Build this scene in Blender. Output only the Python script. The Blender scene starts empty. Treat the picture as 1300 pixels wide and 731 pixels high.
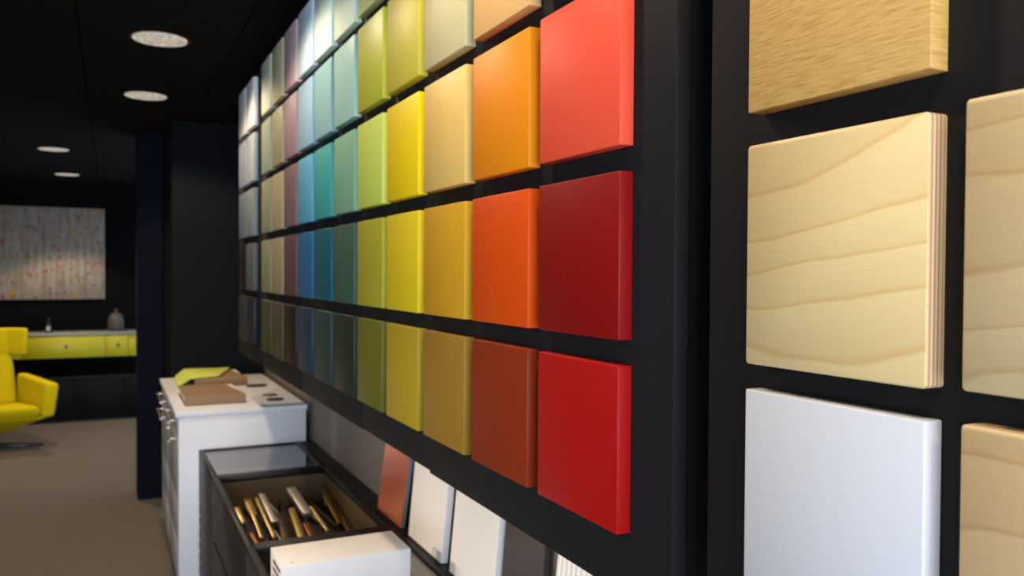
import bpy, bmesh, math, random
from mathutils import Vector, Matrix
random.seed(7)
scene = bpy.context.scene
COL = scene.collection

# ------------------------------------------------------------------ camera
# X = towards the sample wall, Y = along the wall away from the camera, Z = up
HC = 1.56
F_PX, TH, PITCH, ROLL = 1035.65, 0.45769, 0.01799, 0.00587
cam_d = bpy.data.cameras.new('camera')
cam = bpy.data.objects.new('camera', cam_d)
COL.objects.link(cam)
cam_d.sensor_width = 22.3
cam_d.lens = F_PX / 1300 * 22.3
cam_d.clip_start = 0.02
cam_d.dof.use_dof = True
cam_d.dof.focus_distance = 0.92
cam_d.dof.aperture_fstop = 4.5
_c, _s = math.cos(TH), math.sin(TH)
_R, _F, _D = Vector((_c, -_s, 0)), Vector((_s, _c, 0)), Vector((0, 0, -1))
_d1 = _D * math.cos(PITCH) - _F * math.sin(PITCH)
_f1 = _D * math.sin(PITCH) + _F * math.cos(PITCH)
_r2 = _R * math.cos(ROLL) - _d1 * math.sin(ROLL)
_d2 = _R * math.sin(ROLL) + _d1 * math.cos(ROLL)
_m = Matrix((_r2, -_d2, -_f1)).transposed().to_4x4()
_m.translation = Vector((0, 0, HC))
cam.matrix_world = _m
scene.camera = cam

# ------------------------------------------------------------------ world, daylight, exposure
world = bpy.data.worlds.new('world')
scene.world = world
world.use_nodes = True
world.node_tree.nodes['Background'].inputs[0].default_value = (0.62, 0.72, 0.9, 1)
world.node_tree.nodes['Background'].inputs[1].default_value = 0.9
scene.view_settings.view_transform = 'Standard'
scene.view_settings.look = 'None'
scene.view_settings.exposure = 0.0
scene.view_settings.gamma = 1.0
scene.view_settings.use_curve_mapping = False
DAY2 = 70.0          # daylight of the added, unseen side window
DAY = 275.0           # daylight through the shop window behind the camera
FILL = 170.0        # each added, unseen fill spotlight aimed at the leaning panels
SPOT = 27.0          # each ceiling downlight
day = bpy.data.lights.new('window_daylight', 'AREA')
day.shape = 'RECTANGLE'; day.size = 4.2; day.size_y = 1.9
day.color = (0.70, 0.82, 1.0); day.energy = DAY
day_o = bpy.data.objects.new('window_daylight', day)
COL.objects.link(day_o)
day_o.location = (-1.7, -3.44, 1.25)
day_o.rotation_euler = (math.radians(90), 0, 0)     # -Z of the light turns to +Y
day2 = bpy.data.lights.new('added_side_daylight', 'AREA')
day2.shape = 'RECTANGLE'; day2.size = 3.4; day2.size_y = 1.9
day2.color = (0.72, 0.84, 1.0); day2.energy = DAY2
day2_o = bpy.data.objects.new('added_side_daylight', day2)
COL.objects.link(day2_o)
day2_o.location = (-4.54, -1.6, 1.25)
day2_o.rotation_euler = (math.radians(90), 0, math.radians(-90))     # shines towards +X

# ------------------------------------------------------------------ helpers
def lin(rgb):
    return tuple((v / 255 / 12.92) if v / 255 <= 0.04045 else ((v / 255 + 0.055) / 1.055) ** 2.4 for v in rgb)

_mats = {}
def mat(name, rgb, rough=0.5, metal=0.0, spec=0.5, linear=False, noise=0.0, scale=(30, 30, 30), bump=0.0, coat=0.0, emit=0.0):
    """Principled material, optionally with a mottle of its own colour and fine relief."""
    if name in _mats: return _mats[name]
    m = bpy.data.materials.new(name); m.use_nodes = True
    nt = m.node_tree; b = nt.nodes['Principled BSDF']
    c = rgb if linear else lin(rgb)
    b.inputs['Base Color'].default_value = (*c, 1)
    b.inputs['Roughness'].default_value = rough
    b.inputs['Metallic'].default_value = metal
    b.inputs['Specular IOR Level'].default_value = spec
    b.inputs['Coat Weight'].default_value = coat
    if emit:
        b.inputs['Emission Color'].default_value = (*c, 1)
        b.inputs['Emission Strength'].default_value = emit
    if noise or bump:
        tc = nt.nodes.new('ShaderNodeTexCoord'); mp = nt.nodes.new('ShaderNodeMapping')
        mp.inputs['Scale'].default_value = scale
        nt.links.new(tc.outputs['Object'], mp.inputs[0])
        n = nt.nodes.new('ShaderNodeTexNoise'); n.inputs['Scale'].default_value = 1.0
        n.inputs['Detail'].default_value = 4
        nt.links.new(mp.outputs[0], n.inputs['Vector'])
        if noise:
            r = nt.nodes.new('ShaderNodeMix'); r.data_type = 'RGBA'
            r.inputs[6].default_value = (*[v * (1 - noise) for v in c], 1)
            r.inputs[7].default_value = (*[min(1, v * (1 + noise)) for v in c], 1)
            nt.links.new(n.outputs['Fac'], r.inputs[0])
            nt.links.new(r.outputs[2], b.inputs['Base Color'])
        if bump:
            bp = nt.nodes.new('ShaderNodeBump'); bp.inputs['Strength'].default_value = bump
            bp.inputs['Distance'].default_value = 0.002
            nt.links.new(n.outputs['Fac'], bp.inputs['Height'])
            nt.links.new(bp.outputs[0], b.inputs['Normal'])
    _mats[name] = m
    return m

def hexa(bm, bot, top):
    """A solid from four bottom and four top corners (both counter-clockwise seen from above)."""
    v = [bm.verts.new(p) for p in bot] + [bm.verts.new(p) for p in top]
    fs = [(3, 2, 1, 0), (4, 5, 6, 7), (0, 1, 5, 4), (1, 2, 6, 5), (2, 3, 7, 6), (3, 0, 4, 7)]
    return [bm.faces.new([v[i] for i in f]) for f in fs]

def box(bm, x0, x1, y0, y1, z0, z1):
    b = [(x0, y0), (x1, y0), (x1, y1), (x0, y1)]
    return hexa(bm, [(x, y, z0) for x, y in b], [(x, y, z1) for x, y in b])

def bevel(bm, r, seg=2):
    if r > 0:
        bmesh.ops.bevel(bm, geom=bm.edges[:] , offset=r, segments=seg, profile=0.5, affect='EDGES', clamp_overlap=True)

def tube(bm, p0, p1, r0, r1=None, n=12):
    r1 = r0 if r1 is None else r1
    p0, p1 = Vector(p0), Vector(p1); d = (p1 - p0).normalized()
    a = d.orthogonal().normalized(); b = d.cross(a)
    ra, rb = [], []
    for i in range(n):
        t = 2 * math.pi * i / n; o = a * math.cos(t) + b * math.sin(t)
        ra.append(bm.verts.new(p0 + o * r0)); rb.append(bm.verts.new(p1 + o * r1))
    for i in range(n):
        j = (i + 1) % n
        bm.faces.new((ra[i], ra[j], rb[j], rb[i]))
    bm.faces.new(ra[::-1]); bm.faces.new(rb)

def lathe(bm, prof, n=28, sx=1.0, sy=1.0):
    rings = []
    for r, z in prof:
        rings.append([bm.verts.new((r * sx * math.cos(2 * math.pi * i / n), r * sy * math.sin(2 * math.pi * i / n), z)) for i in range(n)])
    for a, b in zip(rings, rings[1:]):
        for i in range(n):
            j = (i + 1) % n
            bm.faces.new((a[i], a[j], b[j], b[i]))
    bm.faces.new(rings[0][::-1]); bm.faces.new(rings[-1])

def obj(name, bm, m, parent=None, loc=None, smooth=False):
    bmesh.ops.recalc_face_normals(bm, faces=bm.faces[:])
    me = bpy.data.meshes.new(name); bm.to_mesh(me); bm.free()
    if m: me.materials.append(m)
    if smooth:
        me.polygons.foreach_set('use_smooth', [True] * len(me.polygons))
        try: me.set_sharp_from_angle(angle=math.radians(50))
        except Exception: pass
    o = bpy.data.objects.new(name, me); COL.objects.link(o)
    if parent: o.parent = parent
    if loc is not None: o.location = loc
    return o

def bxo(name, dims, m, parent=None, r=0.0, seg=2):
    """A box object from world extents, its origin at the centre of its base."""
    x0, x1, y0, y1, z0, z1 = dims
    cx, cy = (x0 + x1) / 2, (y0 + y1) / 2
    bm = bmesh.new(); box(bm, x0 - cx, x1 - cx, y0 - cy, y1 - cy, 0, z1 - z0); bevel(bm, r, seg)
    o = obj(name, bm, m, None, (cx, cy, z0), smooth=r > 0)
    if parent:
        o.parent = parent; o.location = Vector((cx, cy, z0)) - parent.location
    return o

def tag(o, label, cat, group=None):
    o['label'] = label; o['category'] = cat
    if group: o['group'] = group
    return o

def thing(name, label, cat, loc=(0, 0, 0), group=None):
    o = bpy.data.objects.new(name, None); COL.objects.link(o)
    o.empty_display_size = 0.1
    o.location = loc
    return tag(o, label, cat, group)

def struct(o, label=None, cat=None):
    o['kind'] = 'structure'
    if label: o['label'] = label
    if cat: o['category'] = cat
    return o

# ------------------------------------------------------------------ shared measures
FACE = 0.563                 # tile fronts
TT = 0.0205                  # tile thickness
BRD = FACE + TT              # board fronts
WALL = 0.905
CEIL = 2.5
FARW = 9.9
H, PH, PV = 0.21, 0.24431, 0.24169
U0, Z5 = 1.0548, 1.2358
BOT, TOP = 1.152, 2.44

# ------------------------------------------------------------------ materials of the setting
M_carpet = mat('carpet', (108, 100, 91), 0.95, spec=0.1, noise=0.18, scale=(160, 160, 160), bump=0.5)
M_ceil = mat('black_ceiling', (17, 17, 17), 0.9, spec=0.12)
M_far = mat('far_wall_paint', (10, 11, 13), 0.85, spec=0.08)
M_navy = mat('navy_paint', (13, 18, 28), 0.85, spec=0.08)
M_navy2 = mat('dark_slate_paint', (19, 21, 25), 0.85, spec=0.08)
M_recess = mat('recess_black', (14, 14, 15), 0.8, spec=0.2)
M_back = mat('grey_wall_paint', (116, 105, 97), 0.55, spec=0.35)
M_board = mat('black_board', (28, 28, 29), 0.6, spec=0.15, noise=0.08, scale=(300, 300, 300), bump=0.06)
M_carc = mat('black_carcass', (16, 16, 18), 0.6, spec=0.3)
M_frame = mat('window_frame_black', (20, 20, 20), 0.4)

def glass_mat(name, tint=(1, 1, 1), ior=1.5):
    m = bpy.data.materials.new(name); m.use_nodes = True
    nt = m.node_tree; nt.nodes.clear()
    out = nt.nodes.new('ShaderNodeOutputMaterial'); mix = nt.nodes.new('ShaderNodeMixShader')
    fr = nt.nodes.new('ShaderNodeFresnel'); ge = nt.nodes.new('ShaderNodeNewGeometry')
    mr = nt.nodes.new('ShaderNodeMapRange'); mr.inputs[3].default_value = ior; mr.inputs[4].default_value = 1 / ior   # same reflectance from both sides of the pane
    nt.links.new(ge.outputs['Backfacing'], mr.inputs[0]); nt.links.new(mr.outputs[0], fr.inputs[0])
    tr = nt.nodes.new('ShaderNodeBsdfTransparent'); tr.inputs[0].default_value = (*tint, 1)
    gl = nt.nodes.new('ShaderNodeBsdfGlossy'); gl.inputs['Roughness'].default_value = 0.02
    nt.links.new(fr.outputs[0], mix.inputs[0]); nt.links.new(tr.outputs[0], mix.inputs[1])
    nt.links.new(gl.outputs[0], mix.inputs[2]); nt.links.new(mix.outputs[0], out.inputs[0])
    return m
M_glass = glass_mat('clear_glass', (0.92, 0.92, 0.92))
M_smoked = glass_mat('smoked_glass', (0.9, 0.9, 0.9), 2.0)

# ------------------------------------------------------------------ the room
XL, YB = -4.6, -3.5
fl = bxo('floor', (XL, WALL, YB, FARW, -0.05, 0), M_carpet); struct(fl, 'brown grey carpet floor running to the far wall', 'floor')
cl = bxo('ceiling', (XL, WALL, YB, FARW, CEIL + 0.012, CEIL + 0.08), M_recess); struct(cl, 'black panelled ceiling with round downlights', 'ceiling')
PW, PU = 0.572, 0.595
bm = bmesh.new(); box(bm, -PW / 2 + .004, PW / 2 - .004, -PU / 2 + .004, PU / 2 - .004, 0, 0.014); bevel(bm, 0.002, 1)
o = obj('ceiling_panel', bm, M_ceil, cl); pm = o.data; first = True
i0 = int((XL + 0.107) / PW); 
for i in range(-7, 2):
    for j in range(-5, 11):
        x = -0.107 + PW * (i + 0.5); y = 3.31 + PU * (j + 0.5)
        if x - PW / 2 < XL or y + PU / 2 > FARW or y - PU / 2 < YB: continue
        if first: p = o; first = False
        else:
            p = bpy.data.objects.new('ceiling_panel', pm); COL.objects.link(p); p.parent = cl
        p.location = Vector((x, y, CEIL)) - cl.location
struct(bxo('wall_right', (WALL, WALL + 0.12, YB, 6.35, 0, CEIL + 0.08), M_back), 'grey wall behind the low cabinets', 'wall')
struct(bxo('wall_far', (XL, WALL + 0.12, FARW, FARW + 0.12, 0, CEIL + 0.08), M_far), 'black far wall behind the painting', 'wall')
struct(bxo('wall_left', (XL - 0.12, XL, 0.2, FARW, 0, CEIL + 0.08), M_far), 'dark wall on the left', 'wall')
wb = bxo('wall_back', (XL, WALL, YB - 0.12, YB, 2.3, CEIL + 0.08), M_far); struct(wb, 'dark wall strip above the shop window', 'wall')
wl = bxo('wall_back_low', (XL, WALL, YB - 0.12, YB, 0, 0.2), M_far); struct(wl, 'dark wall strip under the shop window', 'wall')
win = bpy.data.objects.new('window_1', None); COL.objects.link(win); win.location = ((XL + WALL) / 2, YB - 0.06, 0.2)
struct(win, 'wide shop window behind the viewer', 'window')
for k in range(5):
    x = XL + 0.03 + k * (WALL - XL - 0.06) / 4
    bxo('window_frame', (x - 0.03, x + 0.03, YB - 0.09, YB - 0.03, 0.2, 2.3), M_frame, win)
for k in range(4):
    x = XL + 0.06 + k * (WALL - XL - 0.06) / 4
    bxo('pane', (x, x + (WALL - XL - 0.06) / 4 - 0.06, YB - 0.064, YB - 0.056, 0.2, 2.3), M_glass, win)
struct(bxo('wall_left_low', (XL - 0.12, XL, YB, 0.2, 0, 0.2), M_far), 'dark wall strip under the added side window', 'wall')
struct(bxo('wall_left_high', (XL - 0.12, XL, YB, 0.2, 2.3, CEIL + 0.08), M_far), 'dark wall strip above the added side window', 'wall')
win2 = bpy.data.objects.new('added_window', None); COL.objects.link(win2); win2.location = (XL - 0.06, (YB + 0.2) / 2, 0.2)  # added unseen window, gives the near board cool light
struct(win2, 'added wide side window, unseen, on the left of the viewer', 'window')
for k in range(4):
    y = YB + 0.03 + k * (0.2 - YB - 0.06) / 3
    bxo('window_frame', (XL - 0.09, XL - 0.03, y - 0.03, y + 0.03, 0.2, 2.3), M_frame, win2)
    if k < 3: bxo('pane', (XL - 0.064, XL - 0.056, y + 0.03, y + (0.2 - YB - 0.06) / 3 - 0.03, 0.2, 2.3), M_glass, win2)
# partition with the navy wall end, recess and the slate end panel beyond the white cabinet
struct(bxo('wall_partition', (0.163, 0.322, 6.08, 6.35, 0, CEIL), M_navy), 'narrow navy wall end standing behind the white cabinet', 'wall')
struct(bxo('wall_recess', (0.322, WALL, 6.22, 6.35, 0, CEIL), M_recess), 'black recess between navy wall end and slate panel', 'wall')
struct(bxo('wall_end', (0.346, WALL, 5.50, 5.58, 0, CEIL), M_navy2), 'tall dark slate panel behind the white cabinet', 'wall')

# ------------------------------------------------------------------ ceiling downlights
M_ring = mat('downlight_ring', (40, 40, 40), 0.5)
def lens_mat():
    m = mat('downlight_lens', (255, 236, 214), 0.5, emit=0.5)
    nt = m.node_tree; b = nt.nodes['Principled BSDF']
    tc = nt.nodes.new('ShaderNodeTexCoord'); v = nt.nodes.new('ShaderNodeTexVoronoi'); v.inputs['Scale'].default_value = 55
    mr = nt.nodes.new('ShaderNodeMapRange'); mr.inputs[3].default_value = 0.85; mr.inputs[4].default_value = 0.32
    nt.links.new(tc.outputs['Object'], v.inputs['Vector']); nt.links.new(v.outputs['Distance'], mr.inputs[0])
    mr.inputs[2].default_value = 0.6
    nt.links.new(mr.outputs[0], b.inputs['Emission Strength'])
    b.inputs['Base Color'].default_value = (0.3, 0.3, 0.3, 1)
    return m
M_lens = lens_mat()
def downlight(x, y, label, power=1.0, ang=148):
    t = thing('ceiling_downlight', label, 'downlight', (x, y, CEIL), 'round ceiling downlights')
    bm = bmesh.new(); lathe(bm, [(0.103, -0.002), (0.115, -0.005), (0.115, 0.012), (0.103, 0.012)], 32); obj('trim_ring', bm, M_ring, t)
    bm = bmesh.new(); lathe(bm, [(0.103, -0.006), (0.103, 0.004)], 32); obj('diffuser', bm, M_lens, t)
    l = bpy.data.lights.new('downlight_lamp', 'SPOT'); l.energy = SPOT * power; l.color = (1.0, 0.80, 0.58)
    l.spot_size = math.radians(ang); l.spot_blend = 0.3; l.shadow_soft_size = 0.05
    lo = bpy.data.objects.new('downlight_lamp', l); COL.objects.link(lo); lo.parent = t; lo.location = (0, 0, -0.03)
    return t
downlight(0.183, 3.606, 'round ceiling downlight, largest and nearest of the four', 1.2)
downlight(0.173, 4.799, 'round ceiling downlight, second nearest, above the slate panel', 1.9)
downlight(-0.39, 7.24, 'round ceiling downlight, leftmost of the four, above the chair', 3.2, 120)
downlight(-0.375, 9.062, 'round ceiling downlight, farthest and smallest, nearest the painting', 2.9, 100)
for y, q in ((2.48, 'third'), (1.22, 'fourth'), (0.03, 'fifth'), (-1.16, 'sixth')):
    downlight(0.18, y, 'round ceiling downlight out of view, %s of the row beside the sample boards' % q)
for y, q in ((0.6, 'nearest'), (2.41, 'second'), (4.2, 'middle'), (6.0, 'fourth'), (8.0, 'farthest')):  # added unseen row, lifts the light under the boards
    downlight(-1.50, y, 'added ceiling downlight out of view, %s of the row along the open floor' % q, 0.85)
# added unseen track of fill spotlights, brightening the panels leaning on the wall
M_track = mat('black_track', (18, 18, 18), 0.5)
tr = bxo('added_track', (-2.42, -2.38, 0.2, 4.4, CEIL - 0.035, CEIL - 0.002), M_track, None, 0.002, 1)
tag(tr, 'added black ceiling track out of view on the left, carrying fill spotlights', 'light track')
for y, q in ((1.3, 'nearest'), (1.9, 'middle'), (2.6, 'farthest')):
    t = thing('fill_spotlight', 'added fill spotlight out of view on the ceiling track, %s of three' % q, 'spotlight', (-2.40, y, CEIL - 0.036), 'added fill spotlights')
    bm = bmesh.new(); tube(bm, (0, 0, 0), (0, 0, -0.06), 0.012); obj('stem', bm, M_track, t, None, True)
    d_ = (Vector((0.86, y, 0.70)) - Vector((-2.40, y, CEIL - 0.13))).normalized()
    bm = bmesh.new(); c0 = Vector((0, 0, -0.09)); tube(bm, c0 - d_ * 0.07, c0 + d_ * 0.07, 0.045, 0.045, 24); obj('housing', bm, M_track, t, None, True)
    l = bpy.data.lights.new('fill_lamp', 'SPOT'); l.energy = FILL; l.color = (1.0, 0.84, 0.66); l.spot_size = math.radians(26); l.spot_blend = 1.0; l.shadow_soft_size = 0.045
    lo = bpy.data.objects.new('fill_lamp', l); COL.objects.link(lo); lo.parent = t; lo.location = c0 + d_ * 0.085
    lo.rotation_euler = d_.to_track_quat('-Z', 'Y').to_euler()

# ------------------------------------------------------------------ wall cabinets whose doors carry the samples
def wall_cabinet(u0, u1, label, seams, steps):
    t = thing('wall_cabinet', label, 'wall cabinet', ((BRD + WALL) / 2, (u0 + u1) / 2, BOT))
    bxo('carcass', (BRD + 0.021, WALL - 0.001, u0 + 0.03, u1 - 0.03, BOT + 0.012, TOP), M_carc, t)
    e = [u0] + seams + [u1]
    for a, b, s in zip(e, e[1:], steps):
        bxo('door', (BRD, BRD + 0.020, a + 0.0005, b - 0.0005, BOT + s, TOP), M_board, t, 0.0012, 2)
    return t
wall_cabinet(0.760, 3.60, 'long black wall cabinet carrying the coloured sample tiles', [1.56, 2.05, 2.79], [0, 0.005, 0.003, 0.003])
wall_cabinet(-0.55, 0.700, 'black wall cabinet carrying the wood and white samples', [], [0])
wall_cabinet(3.665, 4.30, 'short black wall cabinet carrying grey samples beside the slate panel', [], [0.003])

# ------------------------------------------------------------------ coloured sample tiles
ORD = ['rightmost', 'second', 'third', 'fourth', 'fifth', 'sixth', 'seventh', 'eighth', 'ninth', 'tenth', 'eleventh']
ROWS = ['top row', 'fourth row up', 'third row up', 'second row up', 'bottom row']
# per column, rows from top to bottom: (look, linear albedo)
TILES = [
 [('pale pink', (0.750,0.350,0.330)), ('pink red', (0.750,0.220,0.200)), ('coral red', (0.837,0.091,0.044)), ('deep dark red', (0.243,0.003,0.003)), ('bright red', (0.361,0.004,0.003))],
 [('pale peach', (0.800,0.550,0.350)), ('peach', (0.741,0.442,0.167)), ('bright orange', (0.782,0.250,0.004)), ('dark orange', (0.649,0.070,0.003)), ('rust brown', (0.196,0.021,0.003))],
 [('pale cream', (0.800,0.700,0.500)), ('cream', (0.563,0.516,0.278)), ('sand yellow', (0.743,0.500,0.142)), ('ochre', (0.565,0.309,0.015)), ('olive brown', (0.246,0.134,0.016))],
 [('pale straw', (0.800,0.720,0.400)), ('straw yellow', (0.532,0.464,0.050)), ('warm yellow', (0.823,0.603,0.004)), ('lemon yellow', (.66,.5,.012)), ('mustard olive', (0.299,0.217,0.013))],
 [('pale sage', (0.660,0.700,0.300)), ('olive yellow', (0.414,0.435,0.038)), ('light lime green', (0.534,0.634,0.106)), ('olive green', (0.328,0.317,0.022)), ('dark olive', (0.093,0.095,0.010))],
 [('pale grey green', (0.660,0.780,0.620)), ('pale sage green', (0.325,0.520,0.462)), ('grey green', (0.182,0.368,0.244)), ('dark fir green', (0.040,0.090,0.063)), ('black green', (.010,.018,.012))],
 [('pale mint', (0.660,0.840,0.740)), ('light mint', (0.254,0.441,0.451)), ('teal', (0.042,0.302,0.297)), ('dark petrol', (.005,.08,.115)), ('very dark green', (.012,.032,.032))],
 [('pale ice blue', (0.620,0.760,0.840)), ('light ice blue', (.28,.45,.56)), ('mid blue', (.085,.32,.48)), ('cobalt blue', (.012,.095,.22)), ('dark navy blue', (.008,.022,.045))],
 [('pale mauve', (0.600,0.440,0.450)), ('dusty mauve', (0.293,0.194,0.227)), ('brown mauve', (0.173,0.111,0.118)), ('aubergine brown', (0.091,0.048,0.053)), ('dark chocolate', (0.011,0.003,0.003))],
 [('pale taupe', (0.600,0.530,0.330)), ('light taupe', (0.287,0.268,0.164)), ('sand taupe', (0.360,0.293,0.169)), ('brown taupe', (0.260,0.222,0.131)), ('dark taupe', (0.055,0.048,0.026))],
 [('pale khaki', (0.600,0.620,0.460)), ('light khaki', (0.279,0.310,0.237)), ('khaki', (0.220,0.239,0.143)), ('dark khaki', (0.205,0.206,0.108)), ('blackish khaki', (0.044,0.051,0.018))],
 [('off white', (0.840,0.820,0.760)), ('light grey', (0.344,0.391,0.403)), ('mid grey', (0.173,0.204,0.204)), ('slate grey', (.08,.09,.10)), ('blackish navy', (.007,.011,.019))],
 [('warm white', (0.800,0.770,0.740)), ('silver grey', (0.251,0.276,0.330)), ('grey', (0.121,0.149,0.174)), ('black', (0.003,0.003,0.004)), ('anthracite', (.022,.026,.036))],
]
GRAIN = {2, 3, 4, 5, 9, 10}
def tile_mesh(w, h, r, seg=2):
    bm = bmesh.new(); box(bm, 0, TT, -w / 2, w / 2, 0, h); bevel(bm, r, seg); return bm
for ci, colm in enumerate(TILES):
    for ri, (look, alb) in enumerate(colm):
        u = U0 + PH * ci - H / 2
        if ci >= 11: u = 3.815 + 0.236 * (ci - 11)
        z = Z5 + (4 - ri) * PV
        m = mat(look.replace(' ', '_') + '_lacquer', alb, 0.46, linear=True, spec=0.3, noise=0.07 if ci in GRAIN else 0.015,
                scale=(60, 110, 4) if ci in GRAIN else (9, 9, 9))
        o = obj('sample_tile', tile_mesh(H, H, 0.0014), m, None, (FACE, u, z), True)
        if ci < 11:
            cp = ORD[ci] + ' column' if ci == 0 else ORD[ci] + ' column from the right'
        else:
            cp = ('right' if ci == 11 else 'left') + ' column of the short far cabinet'
        tag(o, '%s lacquered sample tile, %s, %s' % (look, ROWS[ri], cp), 'sample tile', 'coloured sample tiles')

# ------------------------------------------------------------------ wood and white samples
def wood_mat(name, light, dark, kind, off):
    m = bpy.data.materials.new(name); m.use_nodes = True
    nt = m.node_tree; b = nt.nodes['Principled BSDF']; N = nt.nodes.new; L = nt.links.new
    b.inputs['Roughness'].default_value = 0.5; b.inputs['Specular IOR Level'].default_value = 0.35
    tc = N('ShaderNodeTexCoord'); mp = N('ShaderNodeMapping'); L(tc.outputs['Object'], mp.inputs[0])
    mp.inputs['Location'].default_value = off
    ramp = N('ShaderNodeValToRGB')
    if kind == 'oak':
        mp.inputs['Rotation'].default_value = (math.radians(-1.5), 0, 0)
        mp.inputs['Scale'].default_value = (40, 34, 480)
        n = N('ShaderNodeTexNoise'); n.inputs['Scale'].default_value = 1; n.inputs['Detail'].default_value = 5; n.inputs['Roughness'].default_value = 0.65
        L(mp.outputs[0], n.inputs['Vector']); L(n.outputs['Fac'], ramp.inputs[0])
        e = ramp.color_ramp.elements
        e[0].position = 0.30; e[0].color = (*lin(dark), 1); e[1].position = 0.52; e[1].color = (*lin(light), 1)
        x = e.new(0.75); x.color = (*[min(1, v * 1.12) for v in lin(light)], 1)
        bp = N('ShaderNodeBump'); bp.inputs['Strength'].default_value = 0.25; bp.inputs['Distance'].default_value = 0.001
        L(n.outputs['Fac'], bp.inputs['Height']); L(bp.outputs[0], b.inputs['Normal'])
    else:
        # long gently waving growth lines of a rotary veneer
        mp.inputs['Scale'].default_value = (1, 3.4, 9)
        n = N('ShaderNodeTexNoise'); n.inputs['Scale'].default_value = 1.0; n.inputs['Detail'].default_value = 2.0; n.inputs['Roughness'].default_value = 0.35
        L(mp.outputs[0], n.inputs['Vector'])
        sp0 = N('ShaderNodeSeparateXYZ'); L(tc.outputs['Object'], sp0.inputs[0])
        a1 = N('ShaderNodeMath'); a1.operation = 'MULTIPLY_ADD'; a1.inputs[1].default_value = 0.16; L(sp0.outputs['Y'], a1.inputs[0]); L(sp0.outputs['Z'], a1.inputs[2])
        a2 = N('ShaderNodeMath'); a2.operation = 'MULTIPLY'; a2.inputs[1].default_value = -22; L(a1.outputs[0], a2.inputs[0])
        mul = N('ShaderNodeMath'); mul.operation = 'MULTIPLY_ADD'; mul.inputs[1].default_value = 2.6; L(n.outputs['Fac'], mul.inputs[0]); L(a2.outputs[0], mul.inputs[2])
        fr = N('ShaderNodeMath'); fr.operation = 'FRACT'; L(mul.outputs[0], fr.inputs[0])
        e = ramp.color_ramp.elements
        l = lin(light); d = lin(dark)
        md = [a * 0.75 + c * 0.25 for a, c in zip(l, d)]
        e[0].position = 0.0; e[0].color = (*[v * 1.06 for v in l], 1); e[1].position = 0.5; e[1].color = (*l, 1)
        x = e.new(0.86); x.color = (*md, 1); x = e.new(0.95); x.color = (*d, 1); x = e.new(1.0); x.color = (*l, 1)
        L(fr.outputs[0], ramp.inputs[0])
    # fine fibre over it
    mp2 = N('ShaderNodeMapping'); mp2.inputs['Scale'].default_value = (60, 25, 420); L(tc.outputs['Object'], mp2.inputs[0])
    n2 = N('ShaderNodeTexNoise'); n2.inputs['Scale'].default_value = 1; n2.inputs['Detail'].default_value = 3; L(mp2.outputs[0], n2.inputs['Vector'])
    mr = N('ShaderNodeMapRange'); mr.inputs[3].default_value = 0.93; mr.inputs[4].default_value = 1.07; L(n2.outputs['Fac'], mr.inputs[0])
    mx = N('ShaderNodeMix'); mx.data_type = 'RGBA'; mx.blend_type = 'MULTIPLY'; mx.inputs[0].default_value = 1
    L(ramp.outputs[0], mx.inputs[6]); L(mr.outputs[0], mx.inputs[7])
    src = mx.outputs[2]
    if kind == 'ply':
        # glue lines between the plies on the cut edges (object X runs through the thickness)
        sp = N('ShaderNodeSeparateXYZ'); L(tc.outputs['Object'], sp.inputs[0])
        rp = N('ShaderNodeValToRGB'); rp.color_ramp.interpolation = 'CONSTANT'
        dv = N('ShaderNodeMath'); dv.operation = 'DIVIDE'; dv.inputs[1].default_value = TT; L(sp.outputs['X'], dv.inputs[0]); L(dv.outputs[0], rp.inputs[0])
        ee = rp.color_ramp.elements
        ee[0].position = 0; ee[0].color = (*lin((206, 172, 128)), 1)
        ee[1].position = 0.13; ee[1].color = (*lin((176, 132, 92)), 1)
        for p, c in ((0.22, (214, 186, 148)), (0.38, (150, 112, 80)), (0.45, (210, 180, 140)), (0.60, (146, 108, 76)), (0.67, (206, 176, 136)), (0.84, (178, 138, 98)), (0.9, (214, 186, 146))):
            x = ee.new(p); x.color = (*lin(c), 1)
        ge = N('ShaderNodeNewGeometry'); vt = N('ShaderNodeVectorTransform'); vt.vector_type = 'NORMAL'; vt.convert_from = 'WORLD'; vt.convert_to = 'OBJECT'
        L(ge.outputs['True Normal'], vt.inputs[0])
        s2 = N('ShaderNodeSeparateXYZ'); L(vt.outputs[0], s2.inputs[0])
        ab = N('ShaderNodeMath'); ab.operation = 'ABSOLUTE'; L(s2.outputs['X'], ab.inputs[0])
        lt = N('ShaderNodeMath'); lt.operation = 'LESS_THAN'; lt.inputs[1].default_value = 0.5; L(ab.outputs[0], lt.inputs[0])
        mz = N('ShaderNodeMix'); mz.data_type = 'RGBA'; L(lt.outputs[0], mz.inputs[0]); L(src, mz.inputs[6]); L(rp.outputs[0], mz.inputs[7]); src = mz.outputs[2]
    L(src, b.inputs['Base Color'])
    return m
def ply_tile_mesh(w, h):
    # outline with rounded corners, then a fine chamfer
    bm = bmesh.new(); r = 0.0035; pts = []
    for cx, cz, a0 in ((w / 2 - r, r, -90), (w / 2 - r, h - r, 0), (-w / 2 + r, h - r, 90), (-w / 2 + r, r, 180)):
        for k in range(5):
            a = math.radians(a0 + k * 22.5); pts.append((cx + r * math.cos(a), cz + r * math.sin(a)))
    a = [bm.verts.new((0.0008, y, z)) for y, z in pts]; b_ = [bm.verts.new((TT, y, z)) for y, z in pts]
    c_ = [bm.verts.new((0, y * (1 - 0.0016 / w), h / 2 + (z - h / 2) * (1 - 0.0016 / h))) for y, z in pts]
    n = len(pts)
    for i in range(n):
        j = (i + 1) % n
        bm.faces.new((a[i], a[j], b_[j], b_[i])); bm.faces.new((c_[i], c_[j], a[j], a[i]))
    bm.faces.new(c_); bm.faces.new(b_[::-1]); return bm
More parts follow.
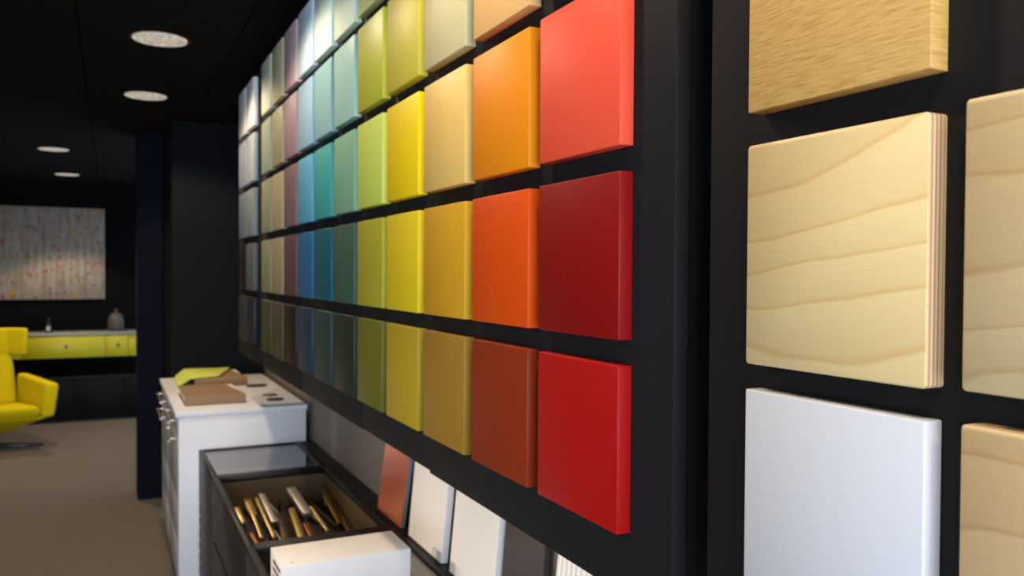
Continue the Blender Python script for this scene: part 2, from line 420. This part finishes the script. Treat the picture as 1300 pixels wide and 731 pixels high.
WW, WH = 0.1985, 0.2135
UA, UB = 0.5205, 0.2925
oak = obj('wood_sample_tile', tile_mesh(WW, WH, 0.0007), wood_mat('oak_veneer', (214, 172, 98), (186, 138, 72), 'oak', (0, 3, 1)), None, (FACE, UA, 1.7185), True)
tag(oak, 'golden oak sample tile with coarse horizontal grain, above the pale plywood', 'sample tile', 'wood and white sample tiles')
p = obj('wood_sample_tile', ply_tile_mesh(WW, WH), wood_mat('plywood_a', (226, 198, 140), (218, 180, 116), 'ply', (0, 0.35, 0.2)), None, (FACE, UA, 1.4725), True)
tag(p, 'pale plywood sample tile with layered edge, between the oak and white tiles', 'sample tile', 'wood and white sample tiles')
p = obj('wood_sample_tile', ply_tile_mesh(WW, WH), wood_mat('plywood_b', (224, 197, 146), (214, 178, 124), 'ply', (5, 1.7, 3.1)), None, (FACE, UB, 1.4755), True)
tag(p, 'pale plywood sample tile cut off by the picture edge, upper of two', 'sample tile', 'wood and white sample tiles')
p = obj('wood_sample_tile', ply_tile_mesh(WW, WH), wood_mat('plywood_c', (220, 192, 144), (206, 170, 120), 'ply', (9, 4.1, 6.3)), None, (FACE, UB, 1.2375), True)
tag(p, 'plywood sample tile in the lower right picture corner', 'sample tile', 'wood and white sample tiles')
p = obj('white_sample_tile', tile_mesh(WW, WH, 0.0016), mat('white_lacquer', (214, 217, 222), 0.35), None, (FACE, UA, 1.2340), True)
tag(p, 'plain white lacquered sample tile under the pale plywood tile', 'sample tile', 'wood and white sample tiles')

# ------------------------------------------------------------------ white cabinet with worktop
M_white = mat('white_laminate', (226, 226, 228), 0.4)
M_lgrey = mat('light_grey_front', (168, 164, 163), 0.4)
M_dark = mat('plinth_black', (18, 18, 19), 0.6)
M_chrome = mat('brushed_chrome', (205, 205, 210), 0.22, metal=1.0)
CW0, CW1, CU0, CU1 = 0.285, WALL - 0.03, 4.095, 5.44
c = thing('white_cabinet', 'white drawer cabinet with metal bar handles under the white worktop', 'cabinet', ((CW0 + CW1) / 2, (CU0 + CU1) / 2, 0))
bxo('body', (CW0 + 0.02, CW1, CU0 + 0.022, CU1 - 0.02, 0.07, 0.875), M_lgrey, c)
bxo('end_panel', (CW0, CW1, CU0, CU0 + 0.02, 0.05, 0.8745), M_white, c, 0.001, 1)
bxo('end_panel', (CW0, CW1, CU1 - 0.018, CU1, 0.05, 0.8745), M_white, c, 0.001, 1)
bxo('plinth', (CW0 + 0.06, CW1, CU0 + 0.03, CU1 - 0.03, 0, 0.07), M_dark, c)
for k in range(2):
    a = CU0 + 0.023 + k * (CU1 - CU0 - 0.043) / 2; b = a + (CU1 - CU0 - 0.043) / 2 - 0.003
    for z0, z1 in ((0.075, 0.272), (0.275, 0.472), (0.475, 0.778), (0.781, 0.868)):
        d = bxo('drawer', (CW0, CW0 + 0.019, a, b, z0, z1), M_lgrey, c, 0.001, 1)
        if z0 > 0.4:
            hz = z1 - 0.035
            bm = bmesh.new(); ym = (a + b) / 2; L_ = 0.2
            tube(bm, (CW0 - 0.034, ym - L_, hz), (CW0 - 0.034, ym + L_, hz), 0.007)
            for yy in (ym - L_ * 0.8, ym + L_ * 0.8): tube(bm, (CW0 - 0.034, yy, hz), (CW0 + 0.001, yy, hz), 0.005)
            hd = obj('handle', bm, M_chrome, None, None, True); hd.parent = d; hd.location = -(Vector(c.location) + Vector(d.location))
wt = bxo('worktop', (0.272, WALL - 0.025, 4.088, 5.452, 0.876, 0.90), M_white, None, 0.0015, 2)
tag(wt, 'white worktop slab with brown books and a lime cloth on it', 'worktop')

# books, cloth and chips on the worktop
M_cover = mat('brown_felt', (146, 118, 92), 0.85, spec=0.15, noise=0.12, scale=(300, 300, 300))
M_paper = mat('book_paper', (226, 222, 212), 0.8)
M_lime = mat('lime_felt', (208, 214, 96), 0.9, spec=0.1, noise=0.1, scale=(200, 200, 200))
def book(x0, x1, y0, y1, h, label, rz):
    t = thing('sample_book', label, 'book', ((x0 + x1) / 2, (y0 + y1) / 2, 0.90), 'brown sample books'); t.rotation_euler.z = rz
    hx, hy = (x1 - x0) / 2, (y1 - y0) / 2
    bm = bmesh.new(); box(bm, -hx + 0.008, hx - 0.012, -hy + 0.004, hy - 0.006, 0.004, h - 0.004); obj('pages', bm, M_paper, t)
    bm = bmesh.new(); box(bm, -hx, hx, -hy, hy, 0.0005, 0.004); bevel(bm, 0.001, 1); obj('back_cover', bm, M_cover, t)
    bm = bmesh.new(); hexa(bm, [(-hx, -hy, h - 0.004), (hx, -hy, h - 0.004), (hx - 0.05, hy, h - 0.004), (-hx, hy, h - 0.004)],
                           [(-hx, -hy, h), (hx, -hy, h), (hx - 0.05, hy, h), (-hx, hy, h)]); bevel(bm, 0.001, 1); obj('front_cover', bm, M_cover, t)
    bm = bmesh.new(); box(bm, -hx + 0.001, hx, -hy - 0.003, -hy + 0.004, 0.002, h - 0.001); bevel(bm, 0.003, 2); obj('spine', bm, M_cover, t, None, True)
    return t
book(0.325, 0.612, 4.275, 4.72, 0.045, 'brown felt covered sample book lying alone at the front of the worktop', 0.0)
book(0.43, 0.715, 4.93, 5.36, 0.05, 'brown felt covered sample book lying under the lime cloth', 0.0)
bm = bmesh.new()
prof = [(0.355, 0.902), (0.362, 0.915), (0.385, 0.928), (0.408, 0.951), (0.430, 0.9535), (0.56, 0.9525), (0.64, 0.9525)]
up = [(x, z + 0.012) for x, z in prof]; up[0] = (0.345, 0.908); up[1] = (0.350, 0.925); up[2] = (0.372, 0.943); up[3] = (0.40, 0.963)
for ya, yb in ((4.95, 5.34),):
    vs = []
    for k, (lo_, hi_) in enumerate(zip(prof, up)):
        sk = 0.03 * math.sin(k * 1.3); e2 = -0.10 if k == len(prof) - 1 else 0
        xs = 0.07 if k == len(prof) - 1 else 0
        vs.append([bm.verts.new(q) for q in ((lo_[0] - xs, ya + sk, lo_[1]), (lo_[0] + xs * 0.4, yb - sk * 0.5, lo_[1]), (hi_[0] + xs * 0.4, yb - sk * 0.5, hi_[1]), (hi_[0] - xs, ya + sk, hi_[1]))])
    for a, b in zip(vs, vs[1:]):
        for i in range(4): bm.faces.new((a[i], a[(i + 1) % 4], b[(i + 1) % 4], b[i]))
    bm.faces.new(vs[0]); bm.faces.new(vs[-1])
bmesh.ops.translate(bm, vec=(-0.45, -5.1, -0.90), verts=bm.verts)
bevel(bm, 0.003, 2)
tag(obj('felt_cloth', bm, M_lime, None, (0.45, 5.1, 0.90), True), 'lime yellow felt cloth folded over the rear brown book', 'cloth')
M_chip = mat('dark_chip', (46, 44, 40), 0.4); M_chip2 = mat('silver_chip', (120, 116, 108), 0.35, metal=0.6)
def chip(x0, x1, y, dy, m, label):
    bm = bmesh.new(); lathe(bm, [(0.98, 0.0005), (1, 0.002), (1, 0.007), (0.94, 0.009)], 24, (x1 - x0) / 2, dy / 2)
    tag(obj('metal_chip', bm, m, None, ((x0 + x1) / 2, y, 0.90), True), label, 'chip', 'dark chips on the worktop')
chip(0.70, 0.815, 4.86, 0.075, M_chip, 'dark oval chip on the worktop, touching the rear book')
chip(0.722, 0.80, 4.46, 0.05, M_chip2, 'silvery oval chip on the worktop, behind the black one')
chip(0.718, 0.803, 4.30, 0.065, M_chip, 'black oval chip at the front right of the worktop')

# ------------------------------------------------------------------ glass-topped display units
M_unit = mat('black_unit', (20, 19, 18), 0.5, spec=0.4)
M_grey = mat('graphite_side', (62, 59, 58), 0.5)
M_brown = mat('bronze_side', (27, 24, 21), 0.45)
M_tray = mat('bronze_tray', (88, 71, 49), 0.4, metal=0.0, spec=0.5)
UW0, UW1, LED = 0.372, 0.872, 0.86
def display_unit(u0, u1, label, side_mat, rows, tray, glass=True, lining=None):
    t = thing('display_unit', label, 'display cabinet', ((UW0 + UW1) / 2, (u0 + u1) / 2, 0))
    bw = 0.022
    # the rim around the glass
    bxo('rim', (UW0, UW0 + bw, u0, u1, 0.695, 0.72), M_unit, t, 0.0015, 1)
    bxo('rim', (UW1 - bw - 0.03, UW1 - 0.03, u0, u1, 0.695, 0.72), M_unit, t, 0.0015, 1)
    bxo('rim', (UW0 + bw, UW1 - bw - 0.03, u0, u0 + bw, 0.695, 0.72), M_unit, t, 0.0015, 1)
    bxo('rim', (UW0 + bw, UW1 - bw - 0.03, u1 - bw, u1, 0.695, 0.72), M_unit, t, 0.0015, 1)
    bxo('rear_ledge', (UW1 - 0.03, WALL - 0.001, u0, u1, 0.69, 0.7195), M_unit, t)
    if glass: bxo('glass_top', (UW0 + bw, UW1 - bw - 0.03, u0 + bw, u1 - bw, 0.711, 0.715), M_smoked, t)
    # tray under the glass
    z = tray
    bxo('tray_floor', (UW0 + 0.012, UW1 - 0.04, u0 + 0.01, u1 - 0.01, z - 0.012, z), lining or M_brown, t)
    bxo('tray_side', (UW0 + 0.012, UW0 + bw, u0 + 0.01, u1 - 0.01, z, 0.695), M_tray, t)
    bxo('tray_side', (UW1 - bw - 0.03, UW1 - 0.04, u0 + 0.01, u1 - 0.01, z, 0.695), M_tray, t)
    bxo('tray_side', (UW0 + bw, UW1 - bw - 0.03, u0 + 0.01, u0 + bw, z, 0.695), M_tray, t)
    bxo('tray_side', (UW0 + bw, UW1 - bw - 0.03, u1 - bw, u1 - 0.01, z, 0.695), M_tray, t)
    bxo('carcass', (UW0 + 0.03, UW1, u0 + 0.003, u1 - 0.003, 0.06, z - 0.013), M_carc, t)
    bxo('plinth', (UW0 + 0.06, UW1, u0, u1, 0, 0.06), M_dark, t)
    for z0, z1 in rows:
        bxo('drawer_front', (UW0, UW0 + 0.011, u0 + 0.002, u1 - 0.002, z0, z1), side_mat, t, 0.001, 1)
    return t
thin = [(0.475, 0.694)] + [(0.475 - 0.057 * (k + 1) + 0.002, 0.475 - 0.057 * k - 0.012) for k in range(7)]
display_unit(3.525, 4.085, 'graphite display unit with thin drawers under a glass top, touching the white cabinet', M_grey, thin, 0.62, True, mat('reflection_grey_lining', (150, 146, 142), 0.6))  # pale tray floor stands in for a brighter reflection in the glass
deep = [(0.478, 0.694), (0.27, 0.455), (0.065, 0.25)]
display_unit(2.585, 3.52, 'black open topped display unit with a tray of metal handles', M_brown, deep, 0.575, False)
display_unit(1.55, 2.58, 'black glass topped display unit with the white box standing on it', M_brown, deep, 0.575)

# ------------------------------------------------------------------ handle samples in the tray
M_gold = mat('polished_brass', (248, 214, 140), 0.38, metal=1.0)
M_dgold = mat('dull_brass', (200, 166, 104), 0.45, metal=1.0)
M_silver = mat('satin_nickel', (222, 214, 202), 0.42, metal=1.0)
M_bronze = mat('dark_bronze', (84, 70, 54), 0.42, metal=1.0)
M_cop = mat('copper_metal', (206, 130, 84), 0.35, metal=1.0)
ZT = 0.575
def bar_handle(p0, p1, z, w, th, m, label, posts=True, rod=False, tilt=0.0):
    """A handle lying along p0-p1 (x, y) with its bar at height z and two feet under it."""
    p0, p1 = Vector((*p0, 0)), Vector((*p1, 0)); mid = (p0 + p1) / 2; d = p1 - p0; ln = d.length
    t = thing('cabinet_handle', label, 'handle', (mid.x, mid.y, ZT), 'metal cabinet handles in the tray')
    t.rotation_euler = (0, math.radians(tilt), math.atan2(d.y, d.x))      # the far end rests on other handles
    t.location.z += math.sin(math.radians(tilt)) * ln / 2
    zz = z - ZT
    bm = bmesh.new()
    if rod: tube(bm, (-ln / 2, 0, zz), (ln / 2, 0, zz), w / 2, None, 14)
    else: box(bm, -ln / 2, ln / 2, -w / 2, w / 2, zz - th, zz); bevel(bm, min(w, th) * 0.18, 2)
    obj('bar', bm, m, t, None, True)
    if posts:
        for s in (-1, 1):
            bm = bmesh.new(); xx = s * (ln / 2 - 0.018)
            tube(bm, (xx, 0, 0.0005), (xx, 0, zz - (w / 2 if rod else th) + 0.001), 0.0045, 0.0045, 12); obj('foot', bm, m, t, None, True)
    return t
bar_handle((0.480, 3.27), (0.487, 3.02), 0.605, 0.012, 0.008, M_gold, 'slim polished brass handle, leftmost bright bar in the tray', tilt=13)
bar_handle((0.518, 3.345), (0.526, 2.99), 0.610, 0.013, 0.008, M_gold, 'long slim polished brass handle beside the leftmost bright bar', tilt=9)
bar_handle((0.552, 3.43), (0.560, 3.17), 0.612, 0.026, 0.010, M_silver, 'wide satin nickel handle behind the two bright brass bars', tilt=10)
bar_handle((0.500, 3.47), (0.503, 3.31), 0.608, 0.030, 0.010, M_dgold, 'wide dull brass handle at the far left of the tray', tilt=10)
bar_handle((0.448, 3.38), (0.456, 3.25), 0.600, 0.020, 0.010, M_gold, 'short pale brass handle in the far left tray corner', tilt=12)
bar_handle((0.590, 3.44), (0.596, 3.25), 0.602, 0.008, 0.008, M_silver, 'thin nickel rod handle right of the wide nickel one', True, True)
bar_handle((0.612, 3.23), (0.628, 3.46), 0.612, 0.007, 0.007, M_bronze, 'thin bent bronze rod handle near the middle of the tray', True, True)
bar_handle((0.592, 3.20), (0.570, 2.96), 0.604, 0.040, 0.010, M_bronze, 'broad dark bronze plate handle at the near middle of the tray', tilt=8)
bar_handle((0.628, 3.20), (0.616, 2.95), 0.606, 0.024, 0.012, M_dgold, 'broad dull brass handle right of the bronze plate handle', tilt=10)
bar_handle((0.676, 3.47), (0.692, 3.21), 0.620, 0.040, 0.020, M_silver, 'thick pale nickel block handle, widest in the tray', tilt=9)
bar_handle((0.690, 3.165), (0.716, 2.98), 0.612, 0.012, 0.009, M_gold, 'short gleaming brass handle in front of the nickel block', tilt=15)
bar_handle((0.652, 3.06), (0.656, 2.93), 0.600, 0.022, 0.010, M_cop, 'short copper handle near the front rim of the tray', tilt=12)
bar_handle((0.735, 3.48), (0.762, 3.02), 0.606, 0.010, 0.010, M_bronze, 'long dark bronze rod handle right of the nickel block', True, True)
bar_handle((0.775, 3.29), (0.780, 3.06), 0.612, 0.014, 0.009, M_gold, 'polished brass handle third from the right tray wall', tilt=13)
bar_handle((0.803, 3.42), (0.803, 2.99), 0.600, 0.020, 0.012, M_dgold, 'long dull brass handle next to the right tray wall', tilt=7)
bar_handle((0.722, 3.25), (0.732, 3.12), 0.598, 0.016, 0.010, M_silver, 'short nickel handle between the nickel block and bronze rod')
bar_handle((0.545, 3.10), (0.548, 2.94), 0.597, 0.009, 0.009, M_silver, 'thin nickel rod handle right of the long brass bar', True, True)
bar_handle((0.452, 3.03), (0.468, 2.90), 0.598, 0.016, 0.009, M_cop, 'small rose copper handle at the near left of the tray', tilt=12)

# ------------------------------------------------------------------ white box on the near unit
bx = thing('white_box', 'white cardboard box with slotted end standing on the black display unit', 'box', (0.555, 2.155, 0.7205))
M_box = mat('white_card', (220, 217, 215), 0.55)
X0, X1, Y0, Y1, ZB, ZTp = 0.385, 0.722, 2.072, 2.24, 0.7205, 0.82
bxo('carton', (X0, X1, Y0, Y1, ZB, ZTp), M_box, bx, 0.0012, 2)
M_slot = mat('slot_black', (22, 22, 22), 0.7)
for k in range(3):
    bxo('slot', (X0 - 0.0006, X0 + 0.002, Y0 + 0.03, Y1 - 0.04, ZTp - 0.026 - 0.02 * k, ZTp - 0.018 - 0.02 * k), M_slot, bx)
bm = bmesh.new()
for i in range(7):
    for j in range(4):
        x = X0 + 0.12 + i * 0.022 + random.uniform(-.003, .003); y = Y1 - 0.012 - j * 0.013; l = random.uniform(.008, .016)
        box(bm, x, x + l, y, y + 0.002, 0, 0.0003)
box(bm, X0 + 0.025, X0 + 0.032, Y0 + 0.022, Y0 + 0.035, 0, 0.0003)
pr = obj('printed_lines', bm, mat('faint_print', (196, 190, 184), 0.6), bx); pr.location = -Vector(bx.location) + Vector((0, 0, ZTp))
pr['kind'] = 'stuff'

# ------------------------------------------------------------------ panels leaning on the wall
M_copper = mat('copper_sheet', (226, 124, 90), 0.22, metal=0.55)
M_edge = mat('panel_edge_grey', (120, 118, 120), 0.5)
M_darkp = mat('dark_brown_panel', (62, 52, 48), 0.35)
M_wp = mat('white_panel', (236, 230, 222), 0.35)
ZL = 0.7205
def lean_panel(u0, u1, h, th, m, label, name='leaning_sample', xb=0.852, fluted=False, back=None):
    """A panel whose foot stands on the ledge and whose top leans on the wall."""
    ang = math.asin(min(0.5, (WALL - 0.003 - xb - th) / h))
    t = thing(name, label, 'sample panel', (xb, (u0 + u1) / 2, ZL), 'sample panels leaning on the wall')
    t.rotation_euler.y = ang
    w = u1 - u0
    bm = bmesh.new()
    if fluted:
        n = 14
        box(bm, 0.006, th, -w / 2, w / 2, th * math.sin(ang), h)
        o = obj('board', bm, m, t)
        for k in range(n):
            bm = bmesh.new(); y = -w / 2 + (k + 0.5) * w / n
            box(bm, 0, 0.0065, y - w / n * 0.36, y + w / n * 0.36, th * math.sin(ang), h); bevel(bm, 0.002, 2); obj('rib', bm, m, t, None, True)
    else:
        box(bm, 0, 0.002 if back else th, -w / 2, w / 2, th * math.sin(ang), h); bevel(bm, 0.0008, 1); obj('face', bm, m, t)
        if back:
            bm = bmesh.new(); box(bm, 0.0021, th, -w / 2, w / 2, th * math.sin(ang), h); obj('core', bm, back, t)
    return t
lean_panel(2.545, 2.800, 0.28, 0.016, M_copper, 'copper coloured metal sample panel leaning on the wall', back=M_edge, xb=0.850)
lean_panel(2.185, 2.470, 0.30, 0.022, M_wp, 'left white sample panel, leaning next to the copper one')
lean_panel(1.835, 2.120, 0.30, 0.022, M_wp, 'right white sample panel, leaning next to the dark brown one')
lean_panel(1.610, 1.815, 0.30, 0.016, M_darkp, 'dark brown sample panel leaning between white and fluted panels', xb=0.862)
lean_panel(1.27, 1.545, 0.30, 0.020, M_wp, 'white fluted sample panel with vertical ribs, leaning under the red tiles', fluted=True)
# the ledge the last panels stand on goes on below the boards
sh = thing('display_unit', 'black display unit at the near end, under the fluted panel', 'display cabinet', ((UW0 + WALL) / 2, 1.1, 0))
bxo('carcass', (UW0 + 0.02, UW1, 0.66, 1.545, 0.06, 0.69), M_carc, sh)
bxo('top', (UW0, WALL - 0.001, 0.65, 1.547, 0.692, 0.7195), M_unit, sh, 0.0015, 1)
bxo('plinth', (UW0 + 0.06, UW1, 0.65, 1.547, 0, 0.06), M_dark, sh)
for z0, z1 in deep: bxo('drawer_front', (UW0, UW0 + 0.018, 0.652, 1.545, z0, min(z1, 0.689)), M_brown, sh, 0.001, 1)

# ------------------------------------------------------------------ far wall: painting, console, low sideboard
def painting_mat():
    m = bpy.data.materials.new('abstract_canvas'); m.use_nodes = True
    nt = m.node_tree; b = nt.nodes['Principled BSDF']; N = nt.nodes.new; L = nt.links.new
    b.inputs['Roughness'].default_value = 0.75; b.inputs['Specular IOR Level'].default_value = 0.2
    tc = N('ShaderNodeTexCoord')
    def noise(sc, scale=1.0, detail=3, loc=(0, 0, 0)):
        mp = N('ShaderNodeMapping'); mp.inputs['Scale'].default_value = sc; mp.inputs['Location'].default_value = loc
        L(tc.outputs['Object'], mp.inputs[0]); n = N('ShaderNodeTexNoise'); n.inputs['Scale'].default_value = scale; n.inputs['Detail'].default_value = detail
        L(mp.outputs[0], n.inputs['Vector']); return n.outputs['Fac']
    def ramp(src, lo, hi):
        r = N('ShaderNodeMapRange'); r.inputs[1].default_value = lo; r.inputs[2].default_value = hi; L(src, r.inputs[0]); return r.outputs[0]
    def mix(fac, a, col):
        x = N('ShaderNodeMix'); x.data_type = 'RGBA'; L(fac, x.inputs[0])
        if isinstance(a, tuple): x.inputs[6].default_value = (*a, 1)
        else: L(a, x.inputs[6])
        x.inputs[7].default_value = (*lin(col), 1); return x.outputs[2]
    c = mix(ramp(noise((26, 1, 2.5), 1, 4), 0.35, 0.7), lin((164, 152, 136)), (128, 120, 106))
    c = mix(ramp(noise((14, 1, 10), 1, 4, (3, 0, 1)), 0.56, 0.74), c, (104, 96, 60))
    c = mix(ramp(noise((16, 1, 12), 1, 3, (9, 0, 5)), 0.59, 0.68), c, (160, 70, 90))
    c = mix(ramp(noise((12, 1, 9), 1, 3, (1, 0, 12)), 0.62, 0.70), c, (172, 142, 36))
    c = mix(ramp(noise((30, 1, 24), 1, 3, (7, 0, 8)), 0.61, 0.70), c, (56, 48, 42))
    L(c, b.inputs['Base Color']); return m
pa = bxo('abstract_painting', (-1.85, -0.052, FARW - 0.036, FARW - 0.001, 1.256, 2.228), painting_mat(), None, 0.002, 1)
tag(pa, 'large pale abstract canvas with pink and yellow specks on the far wall', 'painting')

M_yel = mat('yellow_lacquer', (192, 186, 28), 0.4)
M_ctop = mat('grey_console_top', (150, 148, 142), 0.4)
FC = FARW - 0.42
cs = thing('wall_console', 'lime yellow wall console with two drawers and a grey top', 'console', (-0.75, FARW - 0.21, 0.667))
bxo('body', (-1.75, 0.245, FC + 0.02, FARW - 0.001, 0.667, 0.893), M_yel, cs)
bxo('top', (-1.755, 0.25, FC - 0.005, FARW - 0.001, 0.894, 0.918), M_ctop, cs, 0.001, 1)
M_knob = mat('knob_steel', (84, 80, 70), 0.4, metal=1.0)
for a, b, kx in ((-1.75, -0.802, -1.27), (-0.798, -0.048, -0.406), (-0.042, 0.165, 0.07)):
    d = bxo('drawer', (a, b, FC, FC + 0.018, 0.670, 0.891), M_yel, cs, 0.002, 1)
    bm = bmesh.new(); tube(bm, (0, 0, 0), (0, -0.02, 0), 0.007); tube(bm, (0, -0.02, 0), (0, -0.032, 0), 0.016, 0.014, 16)
    kb = obj('knob', bm, M_knob, None, None, True); kb.parent = d; kb.location = Vector((kx, FC, 0.788)) - Vector(cs.location) - Vector(d.location)
bxo('filler_panel', (0.170, 0.245, FC + 0.006, FC + 0.019, 0.670, 0.891), M_yel, cs, 0.001, 1)
sb = thing('low_sideboard', 'low black sideboard on the floor under the yellow console', 'sideboard', (-0.75, FARW - 0.2, 0))
bxo('body', (-1.75, 0.6, FARW - 0.38, FARW - 0.001, 0, 0.44), M_carc, sb)
bxo('top', (-1.76, 0.61, FARW - 0.40, FARW - 0.001, 0.441, 0.465), M_carc, sb, 0.002, 1)
for k in range(5):
    a = -1.75 + k * 0.47
    bxo('door', (a + 0.003, a + 0.467, FARW - 0.399, FARW - 0.381, 0.03, 0.43), mat('sideboard_door', (14, 15, 18), 0.7, spec=0.15), sb, 0.002, 1)

jar = thing('lidded_jar', 'grey stoneware jar with a knobbed lid on the yellow console', 'jar', (0.055, FARW - 0.2, 0.918))
M_jar = mat('grey_stoneware', (84, 77, 68), 0.5, noise=0.15, scale=(20, 20, 60))
bm = bmesh.new(); lathe(bm, [(0.066, 0.0005), (0.078, 0.01), (0.080, 0.08), (0.077, 0.14), (0.064, 0.162), (0.060, 0.166)]); obj('vessel', bm, M_jar, jar, None, True)
bm = bmesh.new(); lathe(bm, [(0.062, 0.166), (0.064, 0.172), (0.045, 0.188), (0.015, 0.194), (0.012, 0.205), (0.02, 0.216), (0.02, 0.226), (0.008, 0.234)]); obj('lid', bm, M_jar, jar, None, True)
bo = thing('small_bottle', 'small dark bottle with a pale label left on the yellow console', 'bottle', (-0.575, FARW - 0.2, 0.918))
bm = bmesh.new(); lathe(bm, [(0.036, 0.0005), (0.04, 0.006), (0.04, 0.075), (0.034, 0.092), (0.014, 0.105), (0.014, 0.125)]); obj('flask', bm, mat('dark_bottle_glass', (20, 18, 17), 0.15), bo, None, True)
bm = bmesh.new(); lathe(bm, [(0.017, 0.125), (0.017, 0.15), (0.012, 0.154)], 16); obj('cap', bm, mat('bottle_cap', (24, 24, 24), 0.4), bo, None, True)
bm = bmesh.new(); hexa(bm, [(-.02, -.043, .02), (.02, -.043, .02), (.02, -.030, .02), (-.02, -.030, .02)], [(-.014, -.043, .07), (.014, -.043, .07), (.014, -.030, .07), (-.014, -.030, .07)]); obj('label_patch', bm, mat('pale_label', (190, 184, 176), 0.6), bo)

# ------------------------------------------------------------------ yellow lounge chair
M_ych = mat('yellow_wool', (204, 184, 8), 0.85, spec=0.15, noise=0.08, scale=(120, 120, 120), bump=0.2)
M_seam = mat('yellow_seam', (150, 130, 8), 0.9)
M_base = mat('black_steel', (16, 15, 15), 0.35)
ch = thing('lounge_chair', 'yellow upholstered swivel lounge chair with winged headrest on black star base', 'chair', (-0.955, 8.40, 0))
ch.rotation_euler.z = math.radians(4)
def soft(name, bot, top, r, m=M_ych, par=ch, seg=4):
    bm = bmesh.new(); hexa(bm, bot, top); bevel(bm, r, seg)
    return obj(name, bm, m, par, None, True)
def quad(x0, x1, y0, y1, z): return [(x0, y0, z), (x1, y0, z), (x1, y1, z), (x0, y1, z)]
soft('seat', [(-.40, -.34, .28), (.40, -.34, .28), (.26, .20, .25), (-.26, .20, .25)], [(-.40, -.38, .40), (.40, -.38, .40), (.24, .20, .37), (-.24, .20, .37)], 0.05)
soft('shell', quad(-.10, .10, -.10, .10, .135), [(-.46, -.35, .29), (.46, -.35, .29), (.30, .24, .30), (-.30, .24, .30)], 0.03)
soft('backrest', [(-.20, .10, .36), (.20, .10, .36), (.22, .24, .34), (-.22, .24, .34)], [(-.15, .25, .83), (.15, .25, .83), (.17, .35, .83), (-.17, .35, .83)], 0.04)
hr = bmesh.new()
pl = [(-.27, .12), (-.14, .235), (.14, .235), (.27, .12)]; po = [(-.30, .19), (-.16, .325), (.16, .325), (.30, .19)]
rings = []
for (a, b), (c2, d2) in zip(pl, po):
    rings.append([hr.verts.new(q) for q in ((a, b, .80), (c2, d2, .80), (c2, d2 + .03, 1.035), (a, b + .03, 1.035))])
for a, b in zip(rings, rings[1:]):
    for i in range(4): hr.faces.new((a[i], a[(i + 1) % 4], b[(i + 1) % 4], b[i]))
hr.faces.new(rings[0]); hr.faces.new(rings[-1]); bevel(hr, 0.022, 3)
obj('headrest', hr, M_ych, ch, None, True)
for s in (-1, 1):
    bot = [(s * .40, -.36, .285), (s * .50, -.33, .29), (s * .30, .22, .28), (s * .20, .20, .28)]
    top = [(s * .43, -.33, .585), (s * .54, -.30, .575), (s * .30, .26, .62), (s * .20, .24, .63)]
    if s < 0: bot, top = bot[::-1], top[::-1]
    soft('armrest', bot, top, 0.03)
bm = bmesh.new(); tube(bm, (0, 0, 0.03), (0, 0, 0.16), 0.03, 0.035, 16); obj('post', bm, M_base, ch, None, True)
for k in range(4):
    a = math.radians(-8 + 90 * k); dx, dy = math.cos(a), math.sin(a); n = Vector((-dy, dx, 0)) * 0.03; p_ = Vector((dx, dy, 0)) * 0.42
    bm = bmesh.new()
    hexa(bm, [(-n.x, -n.y, .0005), (p_.x - n.x * .6, p_.y - n.y * .6, .0005), (p_.x + n.x * .6, p_.y + n.y * .6, .0005), (n.x, n.y, .0005)],
         [(-n.x, -n.y, .045), (p_.x - n.x * .6, p_.y - n.y * .6, .014), (p_.x + n.x * .6, p_.y + n.y * .6, .014), (n.x, n.y, .045)]); bevel(bm, 0.003, 1)
    obj('foot', bm, M_base, ch, None, True)
